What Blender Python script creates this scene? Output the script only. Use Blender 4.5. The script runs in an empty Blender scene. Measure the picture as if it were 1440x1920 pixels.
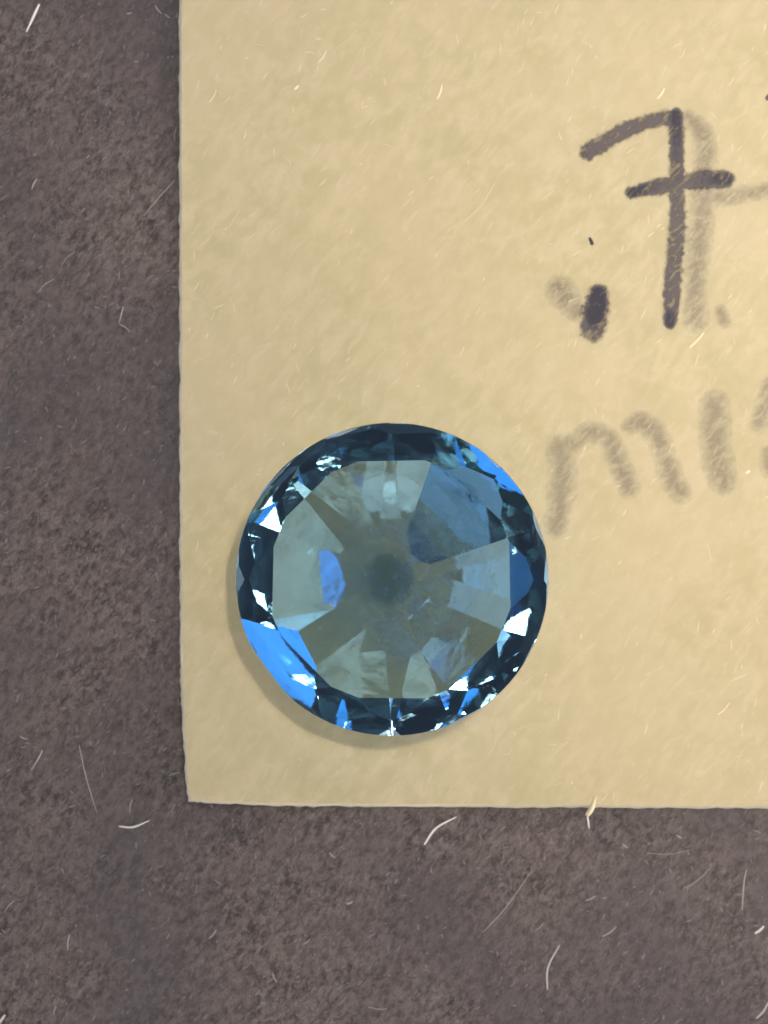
import bpy, bmesh, math, random
import numpy as np
from mathutils import Vector, Matrix, Euler

# ------------------------------------------------------------------ scale
# 1 Blender unit = 1 centimetre; PX photograph pixels per centimetre on the paper
PX = 840.0
CAM_H = 9.0
def P(x, y, z=0.0):
    return Vector(((x - 720.0) / PX, (960.0 - y) / PX, z))

sc = bpy.context.scene
sc.unit_settings.system = 'METRIC'
sc.unit_settings.scale_length = 0.01
rnd = random.Random(7)

# ------------------------------------------------------------------ camera
cam = bpy.data.cameras.new('camera')
cam.sensor_fit = 'VERTICAL'
cam.sensor_height = 24.0
cam.sensor_width = 18.0
cam.lens = 24.0 * CAM_H / (1920.0 / PX)
cam.clip_start = 0.1
cam.clip_end = 500.0
camo = bpy.data.objects.new('camera', cam)
sc.collection.objects.link(camo)
camo.location = (0, 0, CAM_H)
camo.rotation_euler = (0, 0, 0)
sc.camera = camo
cam.dof.use_dof = True                # a phone close-up: the stone is in focus, the papers a touch soft
cam.dof.focus_distance = CAM_H - 0.20
cam.dof.aperture_fstop = 0.72

# ------------------------------------------------------------------ world and lamps
w = bpy.data.worlds.new('World')
sc.world = w
w.use_nodes = True
bg = w.node_tree.nodes['Background']
bg.inputs[0].default_value = (0.95, 0.80, 1.0, 1)
bg.inputs[1].default_value = 0.075

def lamp(name, loc, target, size, power, col, shape='DISK', size_y=None):
    l = bpy.data.lights.new(name, 'AREA')
    l.shape = shape
    l.size = size
    if size_y: l.size_y = size_y
    l.energy = power
    l.color = col
    o = bpy.data.objects.new(name, l)
    sc.collection.objects.link(o)
    o.location = loc
    o.rotation_euler = (Vector(target) - Vector(loc)).to_track_quat('-Z', 'Y').to_euler()
    return o

GEM = P(735, 1086)
GEM_UP = Vector((GEM.x, GEM.y, 0.2))
def aim(az, el, dist):
    a, e = math.radians(az), math.radians(el)
    return GEM_UP + Vector((math.cos(a) * math.cos(e), math.sin(a) * math.cos(e), math.sin(e))) * dist
def soft(name, az, el, dist, rad_deg, radiance, col):
    """round area lamp seen from the stone at that azimuth, elevation and angular radius"""
    r = dist * math.tan(math.radians(rad_deg))
    return lamp(name, aim(az, el, dist), GEM_UP, 2 * r, radiance * math.pi * math.pi * r * r, col)
key = soft('desk_lamp', 48, 74, 27, 3.7, 1.3, (1.0, 0.95, 0.84))
key.data.spread = math.radians(11)
key.rotation_euler = (Vector((1.35, 0.5, 0)) - key.location).to_track_quat('-Z', 'Y').to_euler()
soft('blue_wedge_lamp', 13, 66, 30, 11.8, 2.3, (0.10, 0.40, 1.0))  # unseen blue lamp, added to light up the wedge facet
soft('blue_rim_lamp', 336, 50, 40, 5, 6.0, (0.16, 0.30, 1.0))  # second unseen lamp, added for the blue on the right rim
def panel(name, az, el, dist, half_w, half_h, radiance, col):
    """rectangular area lamp, an unseen added fill wall, angular half sizes in degrees"""
    sx, sy = 2 * dist * math.tan(math.radians(half_w)), 2 * dist * math.tan(math.radians(half_h))
    return lamp(name, aim(az, el, dist), GEM_UP, sx, radiance * math.pi * sx * sy, col, 'RECTANGLE', sy)
# unseen fill panels added all round at table height, bluish on the left
for nm, az, rad, col in [
        ('fill_right', 0, 3.0, (1.0, 0.97, 0.86)), ('fill_back_right', 45, 2.7, (1.0, 0.965, 0.86)),
        ('fill_back', 90, 2.5, (1.0, 0.97, 0.86)), ('blue_fill_back_left', 135, 1.5, (0.66, 0.82, 1.0)),
        ('blue_fill_left', 180, 1.8, (0.62, 0.80, 1.0)), ('blue_fill_front_left', 225, 0.42, (0.58, 0.78, 1.0)),
        ('fill_front', 270, 2.5, (0.92, 0.97, 1.0)), ('fill_front_right', 315, 2.5, (1.0, 0.985, 0.90))]:
    el, hh = (14, 12.0) if az in (135, 180, 225) else (18, 10.0)
    panel(nm, az, el, 50, 21.5, hh, rad * 1.55, col)
for az, el in ((140, 78), (250, 72), (322, 79), (95, 70), (200, 68)):
    soft('sparkle_spot', az, el, 60, 1.3, 45.0, (1.0, 0.96, 0.9))  # small unseen lamps added to make sparkles on the rim
soft('cyan_tip_lamp', 20, 12, 44, 4.5, 7.0, (0.26, 0.62, 1.0))  # added lamp that gives the pale cyan tip by the wedge
soft('blue_patch_lamp', 0, 3.6, 44, 2.6, 17.0, (0.03, 0.32, 1.0))  # added low lamp, aimed to show as the blue patch left of centre

sc.view_settings.view_transform = 'Standard'
sc.view_settings.look = 'None'
sc.view_settings.gamma = 1.0
sc.view_settings.exposure = 0.0
sc.view_settings.use_curve_mapping = False
cy = sc.cycles
cy.max_bounces = 24
cy.transmission_bounces = 20
cy.glossy_bounces = 12
cy.diffuse_bounces = 4
cy.transparent_max_bounces = 16
cy.caustics_reflective = True
cy.caustics_refractive = True
cy.blur_glossy = 0.3
cy.sample_clamp_indirect = 12.0
cy.use_denoising = True
cy.use_adaptive_sampling = True
cy.adaptive_threshold = 0.005

# ------------------------------------------------------------------ helpers
def link(o, parent=None):
    sc.collection.objects.link(o)
    if parent is not None:
        o.parent = parent
    return o

def mesh_obj(name, verts, faces, mat, parent=None, smooth=False):
    me = bpy.data.meshes.new(name)
    me.from_pydata([tuple(v) for v in verts], [], faces)
    me.update()
    if smooth:
        me.polygons.foreach_set('use_smooth', [True] * len(me.polygons))
    me.materials.append(mat)
    return link(bpy.data.objects.new(name, me), parent)

def tag(o, label=None, cat=None, kind=None, group=None):
    if label: o['label'] = label
    if cat: o['category'] = cat
    if kind: o['kind'] = kind
    if group: o['group'] = group
    return o

class N:
    """small node-graph builder"""
    def __init__(s, name):
        s.m = bpy.data.materials.new(name)
        s.m.use_nodes = True
        s.t = s.m.node_tree
        s.t.nodes.clear()
        s.out = s.t.nodes.new('ShaderNodeOutputMaterial')
    def n(s, kind, inp=None, **props):
        nd = s.t.nodes.new('ShaderNode' + kind)
        for k, v in props.items(): setattr(nd, k, v)
        for k, v in (inp or {}).items():
            if isinstance(v, bpy.types.NodeSocket): s.t.links.new(v, nd.inputs[k])
            else: nd.inputs[k].default_value = v
        return nd
    def noise(s, vec, scale, detail=4, rough=0.55, dist=0.0):
        return s.n('TexNoise', {'Vector': vec, 'Scale': scale, 'Detail': detail, 'Roughness': rough, 'Distortion': dist}).outputs['Fac']
    def ramp(s, fac, lo, hi, a=0.0, b=1.0):
        return s.n('MapRange', {'Value': fac, 'From Min': lo, 'From Max': hi, 'To Min': a, 'To Max': b}, clamp=True).outputs[0]
    def sramp(s, fac, lo, hi, a=0.0, b=1.0):
        return s.n('MapRange', {'Value': fac, 'From Min': lo, 'From Max': hi, 'To Min': a, 'To Max': b}, clamp=True, interpolation_type='SMOOTHSTEP').outputs[0]
    def math(s, op, a, b=0.0):
        return s.n('Math', {0: a, 1: b}, operation=op).outputs[0]
    def mix(s, fac, a, b, blend='MIX'):
        nd = s.t.nodes.new('ShaderNodeMix'); nd.data_type = 'RGBA'; nd.blend_type = blend
        for k, v in ((0, fac), (6, a), (7, b)):
            if isinstance(v, bpy.types.NodeSocket): s.t.links.new(v, nd.inputs[k])
            else: nd.inputs[k].default_value = v if k == 0 else (*v, 1)
        return nd.outputs[2]
    def mapping(s, vec, rot=0.0, scale=(1, 1, 1)):
        # rotate first, then stretch: streaks run along the turned y axis
        return s.n('Mapping', {'Vector': vec, 'Rotation': (0, 0, rot), 'Scale': tuple(1.0 / k for k in scale)}, vector_type='TEXTURE').outputs[0]
    def done(s, shader):
        s.t.links.new(shader, s.out.inputs[0]); return s.m

# ------------------------------------------------------------------ materials
def dark_paper_material():
    g = N('dark_paper')
    co = g.n('TexCoord').outputs['Object']
    warp = g.mapping(co, math.radians(-35), (1.0, 0.6, 1.0))
    a = g.noise(warp, 74, 6, 0.70, 0.5)
    b = g.noise(co, 9, 3, 0.5)
    c = g.noise(g.mapping(co, math.radians(-38), (1, 0.4, 1)), 140, 3, 0.6, 0.8)
    fine = g.noise(co, 250, 3, 0.6)
    d = g.noise(co, 2.2, 2, 0.5)
    col = g.mix(g.sramp(a, 0.33, 0.66), (0.038, 0.029, 0.027), (0.178, 0.139, 0.118))
    col = g.mix(g.math('MULTIPLY', g.sramp(c, 0.54, 0.70), 0.5), col, (0.27, 0.225, 0.198))
    col = g.mix(g.ramp(b, 0.3, 0.7, 0.0, 0.35), col, (0.160, 0.120, 0.098))
    col = g.mix(g.ramp(d, 0.38, 0.62, 0.0, 0.6), col, (0.080, 0.066, 0.068))
    col = g.mix(g.sramp(fine, 0.52, 0.74, 0.0, 0.5), col, (0.030, 0.025, 0.027))
    h = g.math('ADD', a, g.math('MULTIPLY', c, 0.6))
    bump = g.n('Bump', {'Height': h, 'Strength': 0.6, 'Distance': 0.007}).outputs[0]
    p = g.n('BsdfPrincipled', {'Base Color': col, 'Roughness': 0.85, 'Normal': bump, 'Specular IOR Level': 0.25})
    return g.done(p.outputs[0])

def kraft_material(edge=False):
    g = N('kraft_paper_edge' if edge else 'kraft_paper')
    co = g.n('TexCoord').outputs['Object']
    if edge:
        a = g.noise(co, 60, 4, 0.6)
        col = g.mix(g.ramp(a, 0.3, 0.7), (0.50, 0.42, 0.28), (0.58, 0.50, 0.36))
        p = g.n('BsdfPrincipled', {'Base Color': col, 'Roughness': 0.9})
        return g.done(p.outputs[0])
    str1 = g.mapping(co, math.radians(-38), (1.0, 0.5, 1.0))
    a = g.noise(str1, 34, 5, 0.6, 0.6)
    b = g.noise(co, 11, 4, 0.55, 0.5)
    c = g.noise(g.mapping(co, math.radians(-36), (1, 0.30, 1)), 58, 3, 0.5, 0.9)
    d = g.noise(co, 2.4, 3, 0.5)
    col = g.mix(g.sramp(a, 0.32, 0.68), (0.452, 0.364, 0.206), (0.514, 0.422, 0.250))
    col = g.mix(g.ramp(b, 0.45, 0.62, 0.0, 0.55), col, (0.425, 0.350, 0.186))
    col = g.mix(g.ramp(d, 0.40, 0.62, 0.0, 0.5), col, (0.520, 0.412, 0.252))
    col = g.mix(g.math('MULTIPLY', g.sramp(c, 0.58, 0.78), 0.34), col, (0.610, 0.520, 0.350))
    h = g.math('ADD', a, g.math('MULTIPLY', c, 0.5))
    bump = g.n('Bump', {'Height': h, 'Strength': 0.08, 'Distance': 0.006}).outputs[0]
    p = g.n('BsdfPrincipled', {'Base Color': col, 'Roughness': 0.72, 'Normal': bump, 'Specular IOR Level': 0.3})
    return g.done(p.outputs[0])

def fibre_material(name, lo, hi):
    g = N(name)
    r = g.n('ObjectInfo').outputs['Random']
    at = g.n('Attribute', attribute_name='tone').outputs['Fac']
    f = g.math('FRACT', g.math('ADD', r, at))
    col = g.mix(f, lo, hi)
    p = g.n('BsdfPrincipled', {'Base Color': col, 'Roughness': 0.6})
    return g.done(p.outputs[0])

def ink_material(name, thin, thick, strength, grain, soft, gap_lo):
    g = N(name)
    co = g.n('TexCoord').outputs['Object']
    sd = g.n('Attribute', attribute_name='sdf').outputs['Fac']     # < 0 inside the stroke, in stroke widths
    de = g.n('Attribute', attribute_name='load').outputs['Fac']    # how much ink the pen left there
    n1 = g.noise(co, 75, 4, 0.6, 0.5)
    n2 = g.noise(g.mapping(co, math.radians(-42), (1, 0.40, 1)), 62, 5, 0.68, 0.8)
    e = g.math('ADD', sd, g.math('MULTIPLY', g.math('SUBTRACT', n1, 0.5), grain))
    body = g.sramp(e, -soft, soft * 0.6, 1.0, 0.0)
    gap = g.sramp(n2, 0.46, 0.66, 1.0, gap_lo)
    amt = g.math('MULTIPLY', g.math('MULTIPLY', body, gap), strength)
    amt = g.math('MULTIPLY', amt, g.ramp(de, 0.0, 1.0, 0.80, 1.15))
    amt = g.math('MINIMUM', amt, 0.97)
    k = g.math('MULTIPLY', g.sramp(g.math('ADD', g.math('MULTIPLY', n1, 0.5), de), 0.55, 1.15), 1.0)
    col = g.mix(k, thin, thick)
    p = g.n('BsdfPrincipled', {'Base Color': col, 'Roughness': 0.75})
    tr = g.n('BsdfTransparent')
    mx = g.n('MixShader', {0: amt, 1: tr.outputs[0], 2: p.outputs[0]})
    return g.done(mx.outputs[0])

GEM_IOR = 1.77
def gem_material(name, rough, bump, col):
    g = N(name)
    inp = {'Color': (*col, 1), 'Roughness': rough, 'IOR': GEM_IOR}
    if bump > 0:
        co = g.n('TexCoord').outputs['Object']
        h = g.noise(co, 14, 3, 0.5, 0.3)
        inp['Normal'] = g.n('Bump', {'Height': h, 'Strength': bump, 'Distance': 0.01}).outputs[0]
    p = g.n('BsdfGlass', inp)
    return g.done(p.outputs[0])

M_DARK = dark_paper_material()
M_KRAFT = kraft_material()
M_EDGE = kraft_material(True)
M_FIB_D = fibre_material('pale_fibre', (0.42, 0.36, 0.31), (0.85, 0.78, 0.68))
M_FIB_F = fibre_material('dull_fibre', (0.19, 0.162, 0.146), (0.36, 0.31, 0.275))
M_FUZZ_D = fibre_material('grey_fibre', (0.075, 0.064, 0.062), (0.185, 0.158, 0.148))
M_FIB_K = fibre_material('straw_fibre', (0.66, 0.54, 0.34), (0.80, 0.69, 0.47))
M_FUZZ_K = fibre_material('tan_fibre', (0.515, 0.415, 0.240), (0.590, 0.485, 0.295))
M_INK = ink_material('marker_ink', (0.115, 0.088, 0.085), (0.028, 0.023, 0.033), 0.93, 0.95, 0.32, 0.56)
M_GHOST = ink_material('faded_ink', (0.225, 0.175, 0.165), (0.180, 0.140, 0.140), 0.40, 1.6, 0.95, 0.35)

# ------------------------------------------------------------------ the surface: dark fibrous paper
DZ = -0.020
S = 16.0
me_v = [(-S, -S, DZ), (S, -S, DZ), (S, S, DZ), (-S, S, DZ), (-S, -S, DZ - .08), (S, -S, DZ - .08), (S, S, DZ - .08), (-S, S, DZ - .08)]
dark = mesh_obj('dark_paper', me_v, [(0, 1, 2, 3), (7, 6, 5, 4), (0, 4, 5, 1), (1, 5, 6, 2), (2, 6, 7, 3), (3, 7, 4, 0)], M_DARK)
tag(dark, 'dark grey-brown fibrous paper lying under the tan slip', None, 'structure')

def tube(pts, r0, r1, sides=5, flat=0.6):
    """a thin tapering fibre through pts; returns verts, faces"""
    vs, fs = [], []
    n = len(pts)
    for i, p in enumerate(pts):
        t = (pts[min(i + 1, n - 1)] - pts[max(i - 1, 0)]).normalized()
        sx = Vector((-t.y, t.x, 0)).normalized()
        up = Vector((0, 0, 1))
        u = i / (n - 1)
        r = (r0 + (r1 - r0) * u) * (0.35 + 0.65 * math.sin(math.pi * min(1, 0.12 + u * 0.80)))
        for k in range(sides):
            a = 2 * math.pi * k / sides
            vs.append(p + sx * (r * math.cos(a)) + up * (r * flat * math.sin(a)))
    for i in range(n - 1):
        for k in range(sides):
            a, b = i * sides + k, i * sides + (k + 1) % sides
            fs.append((a, b, b + sides, a + sides))
    fs.append(tuple(range(sides - 1, -1, -1)))
    fs.append(tuple(range((n - 1) * sides, n * sides)))
    return vs, fs

def smooth_path(pts, n):
    """Catmull-Rom through pixel points -> n points"""
    pts = [Vector((a, b, 0)) for a, b in pts]
    if len(pts) == 2:
        mid = (pts[0] + pts[1]) / 2
        d = pts[1] - pts[0]
        mid += Vector((-d.y, d.x, 0)) * 0.06
        pts = [pts[0], mid, pts[1]]
    ext = [2 * pts[0] - pts[1]] + pts + [2 * pts[-1] - pts[-2]]
    out = []
    m = len(pts) - 1
    for i in range(n):
        t = i / (n - 1) * m
        k = min(int(t), m - 1); f = t - k
        p0, p1, p2, p3 = ext[k:k + 4]
        out.append(0.5 * ((2 * p1) + (p2 - p0) * f + (2 * p0 - 5 * p1 + 4 * p2 - p3) * f * f + (3 * p1 - p0 - 3 * p2 + p3) * f ** 3))
    return out

def fibre(pts, wpx, z, mat, parent, r_end=None, lift=0.0):
    pp = smooth_path(pts, 13)
    r = wpx / 2 / PX
    q = [P(p.x, p.y, z + r * 0.3 + lift * math.sin(math.pi * i / 12)) for i, p in enumerate(pp)]
    v, f = tube(q, r, (r_end if r_end is not None else wpx * 0.8) / 2 / PX)
    return mesh_obj('fibre', v, f, mat, parent, True)

dark_fibres = [
    ([(72, 6), (61, 30), (48, 58)], 8), ([(68, 334), (58, 354)], 5), ([(328, 336), (298, 368), (268, 404)], 4),
    ([(140, 470), (113, 497)], 3.5), ([(100, 522), (68, 548)], 3), ([(222, 608), (232, 612), (243, 622)], 5),
    ([(230, 574), (226, 590), (222, 606)], 4), ([(78, 1408), (70, 1424), (57, 1446)], 4.5), ([(36, 1382), (50, 1387)], 5),
    ([(147, 1398), (160, 1458), (180, 1524)], 3), ([(222, 1551), (249, 1552), (279, 1540)], 6), ([(247, 1500), (242, 1526)], 3.5),
    ([(129, 1754), (126, 1783)], 4), ([(104, 1888), (99, 1906)], 5), ([(8, 1905), (-4, 1925)], 8), ([(617, 1600), (629, 1610)], 5),
    ([(510, 1826), (519, 1844)], 5), ([(568, 1773), (581, 1763)], 4), ([(391, 1762), (405, 1745)], 4),
    ([(796, 1585), (818, 1554), (856, 1533)], 6.5), ([(1027, 1858), (1028, 1816), (1050, 1774)], 6), ([(1283, 1668), (1332, 1630)], 4.5),
    ([(1393, 1708), (1396, 1660), (1401, 1632)], 4), ([(1417, 1752), (1434, 1738)], 8), ([(1420, 1912), (1443, 1880)], 7),
    ([(1004, 1747), (1021, 1731)], 4.5), ([(1130, 1758), (1157, 1739)], 5), ([(1099, 1690), (1118, 1681)], 5.5),
    ([(906, 1750), (949, 1703), (998, 1634)], 2.6), ([(1214, 1601), (1296, 1595)], 2.4), ([(1169, 1584), (1178, 1591)], 5),
    ([(1270, 1567), (1280, 1573)], 5), ([(290, 8), (302, 24)], 5), ([(236, 24), (246, 22)], 5), ([(308, 24), (318, 32)], 4),
    ([(650, 1697), (661, 1692)], 5), ([(330, 236), (326, 262)], 3), ([(292, 1072), (296, 1090)], 4), ([(26, 1690), (6, 1712)], 3),
    ([(690, 1890), (726, 1894)], 5),
]
for pts, wp in dark_fibres:
    fibre(pts, wp * 0.72, DZ, M_FIB_D if wp >= 6 else M_FIB_F, dark, lift=0.002)

def fuzz(name, count, region, z, mat, parent, seed, lmin, lmax, wmin, wmax, keep=None, ang=55, spread=35):
    """many tiny short fibres felted into a paper face, one mesh"""
    r = random.Random(seed)
    V, F, T = [], [], []
    x0, x1, y0, y1 = region
    while count > 0:
        x, y = r.uniform(x0, x1), r.uniform(y0, y1)
        if keep and not keep(x, y):
            count -= 1
            continue
        count -= 1
        L = r.uniform(lmin, lmax) * (1.7 if r.random() < 0.05 else 1.0)
        wd = r.uniform(wmin, wmax) / 2
        a = math.radians(r.gauss(ang, spread))
        dx, dy = math.cos(a), -math.sin(a)
        bend = r.uniform(-0.3, 0.3) * L
        b = len(V)
        tone = r.random()
        pts = []
        for k, u in enumerate((-0.5, -0.17, 0.17, 0.5)):
            cx = x + dx * L * u + -dy * bend * (0.25 - u * u)
            cyy = y + dy * L * u + dx * bend * (0.25 - u * u)
            ww = wd * (0.35, 1, 0.9, 0.3)[k]
            h = z + (0.0002, 0.0008, 0.0007, 0.0002)[k] * min(1.5, wd)
            V += [P(cx - -dy * ww, cyy - dx * ww, z - 0.0004), P(cx, cyy, h), P(cx + -dy * ww, cyy + dx * ww, z - 0.0004)]
            T += [tone] * 3
        for k in range(3):
            o = b + k * 3
            F += [(o, o + 3, o + 4, o + 1), (o + 1, o + 4, o + 5, o + 2)]
    ob = mesh_obj(name, V, F, mat, parent, True)
    at = ob.data.attributes.new('tone', 'FLOAT', 'POINT')
    at.data.foreach_set('value', T)
    tag(ob, None, None, 'stuff')
    return ob

fuzz('felted_fibres', 9000, (-700, 2100, -700, 2600), DZ, M_FUZZ_D, dark, 11, 5, 15, 2.5, 5.5)

# ------------------------------------------------------------------ the tan paper slip
def lerp_table(tab, t):
    for (a, va), (b, vb) in zip(tab, tab[1:]):
        if t <= b:
            u = (t - a) / (b - a)
            return va + (vb - va) * u
    return tab[-1][1]
LEFT = [(-1500, 345), (0, 341.5), (500, 342), (1000, 342.5), (1200, 343), (1280, 344), (1340, 346.5), (1400, 350), (1450, 354), (1500, 359)]
BOT = [(359, 1496.5), (400, 1500), (460, 1503), (560, 1506), (700, 1507.5), (1000, 1508.5), (1440, 1510), (3000, 1516)]
RIGHT, TOP = 2650.0, -1150.0
PW = 0.016   # visible width of the sloping cut edge, centimetres
def wob(t, s):
    return 0.4 * math.sin(t * 0.071 + s) + 0.35 * math.sin(t * 0.193 + 2 * s) + 0.3 * math.sin(t * 0.41 + 3 * s)
def slip_z(x, y):
    # the lower left corner is lifted a little off the dark paper
    d = ((x - 359) + (1500 - y)) / 2
    return 0.030 * max(0.0, 1 - d / 150) ** 2
NX, NY = 130, 240
us = [(i / NX) ** 1.3 for i in range(NX + 1)]
vs_ = [(j / NY) ** 1.2 for j in range(NY + 1)]
def slip_point(u, v):
    y = 1500 + (TOP - 1500) * v
    xl = lerp_table(LEFT, y) + wob(y, 1.0) * (1 - u)
    x = xl + (RIGHT - xl) * u
    yb = lerp_table(BOT, x) + wob(x, 4.0) * (1 - v)
    y = yb + (TOP - yb) * v
    return x, y
V, F = [], []
for v in vs_:
    for u in us:
        x, y = slip_point(u, v)
        V.append(P(x, y, slip_z(x, y)))
for j in range(NY):
    for i in range(NX):
        a = j * (NX + 1) + i
        F.append((a, a + 1, a + NX + 2, a + NX + 1))
slip = bpy.data.objects.new('paper_slip', None)
slip.empty_display_size = 0.2
link(slip)
slip.location = P(359, 1500, DZ)
tag(slip, 'tan paper slip with a handwritten seven, under the blue gemstone', 'paper slip')
OFF = Matrix.Translation(-slip.location)
def to_slip(o):
    o.parent = slip
    o.matrix_parent_inverse = OFF
    return o
to_slip(mesh_obj('sheet', V, F, M_KRAFT, None, True))
# the cut edge: sloping side wall and underside
ring = [(i, 0) for i in range(NX)] + [(NX, j) for j in range(NY)] + [(i, NY) for i in range(NX, 0, -1)] + [(0, j) for j in range(NY, 0, -1)]
EV, EF = [], []
top = [V[j * (NX + 1) + i] for i, j in ring]
n = len(ring)
for k, (i, j) in enumerate(ring):
    t = top[k]
    dx = -1 if i == 0 else (1 if i == NX else 0)
    dy = -1 if j == 0 else (1 if j == NY else 0)
    rr = rnd.uniform(-0.10, 0.10) * PW
    EV += [t.copy(), Vector((t.x + dx * (PW * .35 + rr * .3), t.y + dy * (PW * .35 + rr * .3), t.z - 0.0035)),
           Vector((t.x + dx * (PW * .5 + rr), t.y + dy * (PW * .5 + rr), t.z - 0.017)), Vector((t.x - dx * 0.004, t.y - dy * .004, t.z - 0.0192))]
for k in range(n):
    a, b = k * 4, ((k + 1) % n) * 4
    for q in range(3):
        EF.append((a + q, a + q + 1, b + q + 1, b + q))
to_slip(mesh_obj('cut_edge', EV, EF, M_EDGE, None, True))

def on_slip(x, y):
    return x > lerp_table(LEFT, y) + 8 and y < lerp_table(BOT, max(x, 359)) - 8
def slip_fuzz_keep(x, y):
    return on_slip(x, y) and not (x < 560 and y > 1300)
to_slip(fuzz('felted_fibres', 600, (344, 1750, -350, 1500), 0.0, M_FUZZ_K, None, 23, 8, 26, 2.0, 5.0, slip_fuzz_keep, 58, 28))
for pts, wp in [([(1293, 652), (1306, 640), (1320, 624)], 6), ([(1232, 186), (1246, 166)], 5), ([(1346, 1340), (1368, 1318)], 4.5),
                ([(1268, 1472), (1296, 1436)], 3.5), ([(820, 186), (829, 158)], 5), ([(552, 168), (560, 160)], 6), ([(628, 92), (662, 62)], 4),
                ([(596, 118), (612, 96)], 5), ([(866, 420), (928, 344)], 3.5), ([(392, 192), (406, 168)], 4.5), ([(1398, 888), (1406, 882)], 6),
                ([(384, 470), (450, 392)], 3.5), ([(956, 1552), (960, 1548)], 4), ([(910, 1290), (962, 1240)], 4), ([(1262, 246), (1266, 236)], 3)]:
    if on_slip(*pts[0]):
        f = fibre(pts, wp * 0.85, 0.0, M_FIB_K if wp > 4 else M_FUZZ_K, None)
        to_slip(f)
tuft = fibre([(1100, 1530), (1110, 1516), (1118, 1492)], 13, 0.001, M_FIB_K, None, 7)
tuft.name = 'fibre_tuft'; to_slip(tuft)
tail = fibre([(1101, 1526), (1103, 1540), (1105, 1554)], 4, -0.010, M_FIB_D, None)
tail.name = 'fibre'; to_slip(tail)

# ------------------------------------------------------------------ the writing: flat ink on the slip
def ink(name, strokes, mat, z, label=None, step=2.0, pad=5.0):
    """strokes: list of polylines of (x, y, radius, load); mesh that hugs the strokes, with distance and load per vertex"""
    segs = []
    for st in strokes:
        if len(st) > 2:
            pts = smooth_path([(a, b) for a, b, _, _ in st], (len(st) - 1) * 6 + 1)
        else:
            pts = [Vector((st[0][0], st[0][1], 0)), Vector((st[1][0], st[1][1], 0))]
        m = len(pts) - 1
        for k in range(m):
            t0, t1 = k / m * (len(st) - 1), (k + 1) / m * (len(st) - 1)
            def at(t, c):
                i = min(int(t), len(st) - 2); f = t - i
                return st[i][c] * (1 - f) + st[i + 1][c] * f
            wr = 1 + 0.07 * math.sin(k * 1.7 + st[0][0]) + 0.05 * math.sin(k * 0.63 + st[0][1])
            segs.append((pts[k].x, pts[k].y, pts[k + 1].x, pts[k + 1].y, at(t0, 2) * wr, at(t1, 2) * wr, at(t0, 3), at(t1, 3)))
    sg = np.array(segs)
    rmax = sg[:, 4:6].max() + pad
    xs = np.arange(sg[:, [0, 2]].min() - rmax, sg[:, [0, 2]].max() + rmax, step)
    ys = np.arange(sg[:, [1, 3]].min() - rmax, sg[:, [1, 3]].max() + rmax, step)
    X, Y = np.meshgrid(xs, ys)
    best = np.full(X.shape, 1e9); load = np.zeros(X.shape)
    for ax, ay, bx, by, ra, rb, la, lb in segs:
        dx, dy = bx - ax, by - ay
        L2 = dx * dx + dy * dy + 1e-9
        t = np.clip(((X - ax) * dx + (Y - ay) * dy) / L2, 0, 1)
        r = ra + (rb - ra) * t
        d = (np.hypot(X - ax - dx * t, Y - ay - dy * t) - r) / r
        sel = d < best
        best = np.where(sel, d, best)
        inside = np.clip(-d * 2, 0, 1)
        load = np.maximum(load, (la + (lb - la) * t) * inside)
    lim = pad / sg[:, 4:6].mean()
    ny, nx = X.shape
    ok = best < lim
    quad = ok[:-1, :-1] & ok[1:, :-1] & ok[:-1, 1:] & ok[1:, 1:]
    idx = -np.ones(X.shape, int)
    used = np.zeros(X.shape, bool)
    used[:-1, :-1] |= quad; used[1:, :-1] |= quad; used[:-1, 1:] |= quad; used[1:, 1:] |= quad
    idx[used] = np.arange(used.sum())
    VV = [P(a, b, z) for a, b in zip(X[used], Y[used])]
    J, I = np.nonzero(quad)
    FF = [(int(idx[j + 1, i]), int(idx[j + 1, i + 1]), int(idx[j, i + 1]), int(idx[j, i])) for j, i in zip(J, I)]
    o = mesh_obj(name, VV, FF, mat)
    for nm, arr in (('sdf', best[used]), ('load', load[used])):
        at_ = o.data.attributes.new(nm, 'FLOAT', 'POINT')
        at_.data.foreach_set('value', arr.astype(np.float32))
    if label: o['label'] = label
    return to_slip(o)

Z1, Z2 = 0.0007, 0.0012
ink('handwritten_seven', [
    [(1103, 284, 17, .45), (1140, 263, 16, .35), (1180, 241, 15.5, .25), (1223, 226, 14.5, .25), (1266, 219, 14.5, .7)],
    [(1267, 215, 14, .85), (1269, 288, 15.5, .6), (1269, 352, 15, .45), (1270, 403, 15.5, .3), (1266, 463, 16, .4), (1261, 527, 16.5, .35), (1259, 575, 16, .5), (1256, 606, 12, .95)],
    [(1184, 361, 12.5, .95), (1223, 352, 15.5, .6), (1267, 344, 15, .4), (1315, 337, 17, .5), (1362, 336, 18.5, .85)],
], M_INK, Z2, 'dark grey-purple handwritten seven with a crossbar')
ink('comma_mark', [[(1122, 552, 22, 1.0), (1116, 590, 24, .9), (1111, 618, 25, .25)]], M_INK, Z2, 'dark thick ink dab below the seven')
ink('faded_stroke', [
    [(1288, 218, 14, .3), (1314, 246, 19, .4), (1322, 288, 22, .4), (1318, 384, 23, .3), (1310, 447, 23, .5), (1302, 527, 21, .3), (1304, 600, 21, .3)],
    [(1345, 372, 15, .2), (1436, 357, 14, .4)], [(1352, 586, 12, .1), (1358, 602, 12, .2)],
], M_GHOST, Z1, 'faint grey smudge of ink behind the seven')
ink('faded_dab', [[(1048, 541, 24, .6), (1062, 562, 23, .6), (1082, 584, 19, .5)]], M_GHOST, Z1, 'faded grey-mauve dab beside the dark one')
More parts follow.
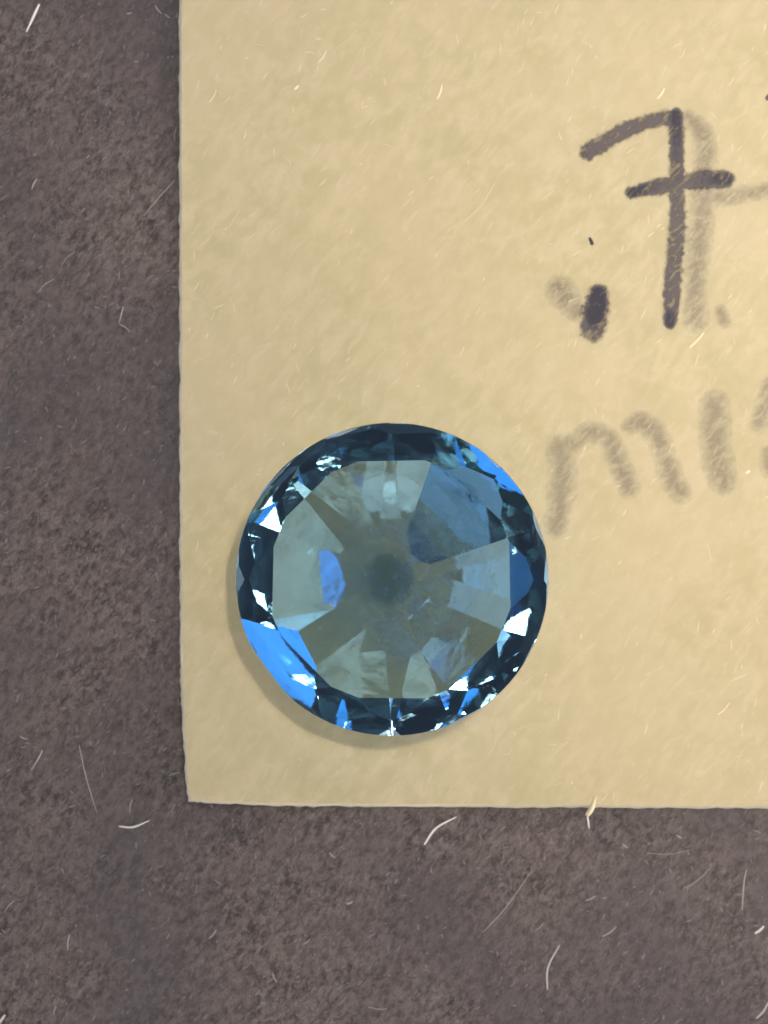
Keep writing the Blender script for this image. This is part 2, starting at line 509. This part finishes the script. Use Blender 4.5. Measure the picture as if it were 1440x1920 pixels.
ink('faded_letter', [
    [(1048, 838, 22, .2), (1055, 887, 24, .3), (1050, 940, 22, .2), (1042, 988, 20, .3)],
    [(1068, 832, 18, .2), (1103, 811, 17, .3), (1142, 822, 18, .3), (1160, 867, 19, .4), (1180, 915, 19, .3)],
    [(1180, 800, 15, .2), (1205, 791, 19, .3), (1234, 820, 20, .3), (1249, 863, 19, .2), (1262, 905, 21, .3), (1278, 926, 18, .2)],
], M_GHOST, Z1, 'faint grey show-through letter like an m')
ink('faded_letter', [[(1340, 760, 26, .2), (1341, 823, 27, .3), (1347, 870, 27, .3), (1356, 906, 24, .2)]], M_GHOST, Z1, 'faint grey upright stroke right of the m')
ink('faded_letter', [[(1440, 716, 9, .6), (1438, 745, 16, .3), (1424, 792, 18, .2)], [(1442, 850, 16, .2), (1444, 880, 16, .2)]], M_GHOST, Z1, 'faint grey stroke cut by the right edge of the photo')
ink('ink_stroke', [[(1439, 184, 4.5, .1), (1450, 178, 8, .2), (1470, 172, 14, .4)]], M_INK, Z2, 'tip of a dark ink stroke at the right edge')
ink('speck', [[(1106, 447, 2.6, 1), (1110, 456, 4.0, 1)]], M_INK, Z2, 'tiny dark speck between the seven and the dab', 1.0, 3.0)

# ------------------------------------------------------------------ the gemstone
R = 0.3415
def gem_planes():
    """outward planes (normal, offset) of a round brilliant, local: z up, girdle at z = 0"""
    r = random.Random(5)
    pl = []
    gt, gb = 0.025 * R, -0.060 * R
    def jit(s): return r.uniform(-s, s)
    def add(az, tilt, dist_r, z0, up):
        # plane through the point at radius dist_r, height z0, azimuth az, sloping inward at 'tilt'
        a, t = math.radians(az), math.radians(tilt)
        nx, ny, nz = math.sin(t) * math.cos(a), math.sin(t) * math.sin(a), math.cos(t) * (1 if up else -1)
        d = nx * dist_r * math.cos(a) + ny * dist_r * math.sin(a) + nz * z0
        pl.append(((nx, ny, nz), d))
    c = 19.0
    tr = 0.775 * R                                   # table radius
    ht = gt + (R - tr) * math.tan(math.radians(c)) * 0.97
    pl.append(((0, 0, 1), ht))
    for k in range(8):
        m = 45 * k + 22.5
        add(m + jit(1.0), c + jit(0.8), R, gt, True)
        add(m + 22.5 + jit(1.2), c * 0.62 + jit(0.8), tr * 0.975, ht, True)
        for s in (-1, 1):
            add(m + s * 11.25 + jit(0.8), c * 1.28 + jit(0.8), R * 0.985, gt, True)
    for k in range(26):                              # nicks along the worn girdle edge
        az = r.uniform(100, 185) if k < 15 else r.uniform(0, 360)
        add(az, r.uniform(42, 66), R * r.uniform(0.990, 0.997), gt, True)
    p = 31.5
    tp = math.tan(math.radians(p))
    steep = {(5, -1): (11.5, 0.895, 4.5)}                          # facet steepened to reflect the added blue lamp
    mains = {4: 1.5, 0: 1.1, 7: 1.5, 1: 3.0}
    soft_side = (0,)                            # lower girdle facets here are almost flush with the mains
    for k in range(8):
        m = 45 * k
        pk = p + mains.get(k, 0.0)
        add(m + jit(0.8), pk + jit(0.5), R * min(1.0, tp / math.tan(math.radians(pk))), gb, False)
        for s in (-1, 1):
            q, r0 = math.degrees(math.atan(tp * 1.052)) + jit(0.4), 0.981
            if k in soft_side:
                q -= 1.0
            if (k, s) in steep:
                q, r0 = q + steep[k, s][0], steep[k, s][1]
            add(m + s * 11.25 + jit(0.5) + steep.get((k, s), (0, 0, 0))[2], q, R * r0, gb, False)
    def low(az, tilt, rr, pk=p):
        # a break facet near the culet that starts at radius rr on a main of tilt pk
        add(az, tilt, rr * R, gb - R * tp + rr * R * math.tan(math.radians(pk)), False)
    low(180, p + 0.5, 0.32, p + 1.5)
    for k in range(8):
        low(45 * k + 20 + jit(6), 24.0 + jit(2.0), 0.24 + jit(0.05))
    for k in range(30):                              # short uneven facets along the lower girdle edge
        az = r.uniform(0, 360)
        if not 190 < az < 245:
            add(az, p + r.uniform(4, 16), R * r.uniform(0.955, 0.983), gb, False)
    for k in range(22):                              # and along the upper one
        add(r.uniform(0, 360), c * r.uniform(1.5, 2.1), R * r.uniform(0.984, 0.994), gt, True)
    pl.append(((0.0, 0, -1.0), 0.556 * R))     # flat culet, the stone stands on it
    return pl

def build_gem():
    bm = bmesh.new()
    bmesh.ops.create_cone(bm, cap_ends=True, segments=96, radius1=R, radius2=R, depth=4 * R)
    for nrm, d in gem_planes():
        nv = Vector(nrm)
        res = bmesh.ops.bisect_plane(bm, geom=bm.verts[:] + bm.edges[:] + bm.faces[:], dist=1e-6, plane_co=nv * d, plane_no=nv, clear_outer=True)
        ed = [e for e in res['geom_cut'] if isinstance(e, bmesh.types.BMEdge)]
        if len(ed) >= 3:
            bmesh.ops.contextual_create(bm, geom=ed)
    bmesh.ops.recalc_face_normals(bm, faces=bm.faces)
    bm.normal_update()
    return bm

GEM_TILT = (0.0, math.radians(-3.0), 0.0)
gbm = build_gem()
rotm = Euler(GEM_TILT).to_matrix()
zmin = min((rotm @ v.co).z for v in gbm.verts)
gem = bpy.data.objects.new('gemstone', None)
gem.empty_display_size = 0.2
link(gem)
mag = CAM_H / (CAM_H + zmin)
gem.location = (GEM.x / mag, GEM.y / mag, 0.0008)
gem.rotation_euler = (0, 0, 0)
tag(gem, 'round brilliant-cut blue gemstone standing on the tan paper slip', 'gemstone')
GC = (0.705, 0.825, 0.868)
M_TABLE = gem_material('gem_polished', 0.0, 0.0, GC)
M_PAV = gem_material('gem_pavilion', 0.02, 0.025, GC)
M_CROWN = gem_material('gem_crown', 0.0, 0.05, GC)
M_GIRD = gem_material('gem_girdle', 0.18, 0.3, GC)
parts = {'table_facet': [], 'crown': [], 'girdle': [], 'pavilion': []}
for f in gbm.faces:
    nz = f.normal.z
    key = 'table_facet' if nz > 0.985 else 'crown' if nz > 0.12 else 'pavilion' if nz < -0.12 else 'girdle'
    parts[key].append([rotm @ v.co - Vector((0, 0, zmin)) for v in f.verts])
for key, polys in parts.items():
    vv, ff, ids = [], [], {}
    for poly in polys:
        loop = []
        for c in poly:
            t = tuple(round(x, 7) for x in c)
            if t not in ids:
                ids[t] = len(vv); vv.append(c)
            loop.append(ids[t])
        ff.append(tuple(loop))
    mesh_obj(key, vv, ff, {'table_facet': M_TABLE, 'crown': M_CROWN, 'girdle': M_GIRD, 'pavilion': M_PAV}[key], gem)
gbm.free()

def veil_material():
    g = N('milky_haze')
    co = g.n('TexCoord').outputs['Object']
    side = g.n('SeparateXYZ', {0: co}).outputs['X']
    n1 = g.noise(co, 11, 5, 0.6, 0.8)
    n2 = g.noise(co, 42, 4, 0.65, 0.5)
    m = g.sramp(g.math('ADD', g.math('MULTIPLY', n1, 0.7), g.math('MULTIPLY', n2, 0.3)), 0.38, 0.66, 0.20, 0.72)
    m = g.math('MULTIPLY', m, g.sramp(side, -0.12, 0.10, 0.34, 1.0))     # the painted haze is denser on one side of the stone
    m = g.math('MULTIPLY', m, g.n('Attribute', attribute_name='fade').outputs['Fac'])
    d = g.n('BsdfDiffuse', {'Color': (0.52, 0.70, 0.90, 1)})
    tl = g.n('BsdfTranslucent', {'Color': (0.52, 0.70, 0.90, 1)})
    both = g.n('MixShader', {0: 0.5, 1: d.outputs[0], 2: tl.outputs[0]})
    mx = g.n('MixShader', {0: m, 1: g.n('BsdfTransparent').outputs[0], 2: both.outputs[0]})
    return g.done(mx.outputs[0])

# a thin wavy veil added under the table, its bluish colour stands for haze
VV, VF, FA = [], [], []
RN, AN, RV = 14, 40, 0.215
for i in range(RN + 1):
    for j in range(AN):
        a = 2 * math.pi * j / AN
        rr = RV * i / RN * (1 + 0.05 * math.sin(3 * a) + 0.03 * math.sin(7 * a + 1))
        x, y = rr * math.cos(a), rr * math.sin(a)
        VV.append((x, y, -zmin - 0.035 + 0.012 * math.sin(17 * x + 2) * math.cos(13 * y) + 0.05 * x))
        FA.append(min(1.0, (RN - i) / 4.0))
for i in range(RN):
    for j in range(AN):
        k = (j + 1) % AN
        VF.append((i * AN + j, (i + 1) * AN + j, (i + 1) * AN + k, i * AN + k) if i else (j, AN + j, AN + k))
veil = mesh_obj('haze_veil', VV, VF, veil_material(), gem, True)
veil.data.attributes.new('fade', 'FLOAT', 'POINT').data.foreach_set('value', FA)
veil['label'] = 'milky bluish haze added inside the stone'
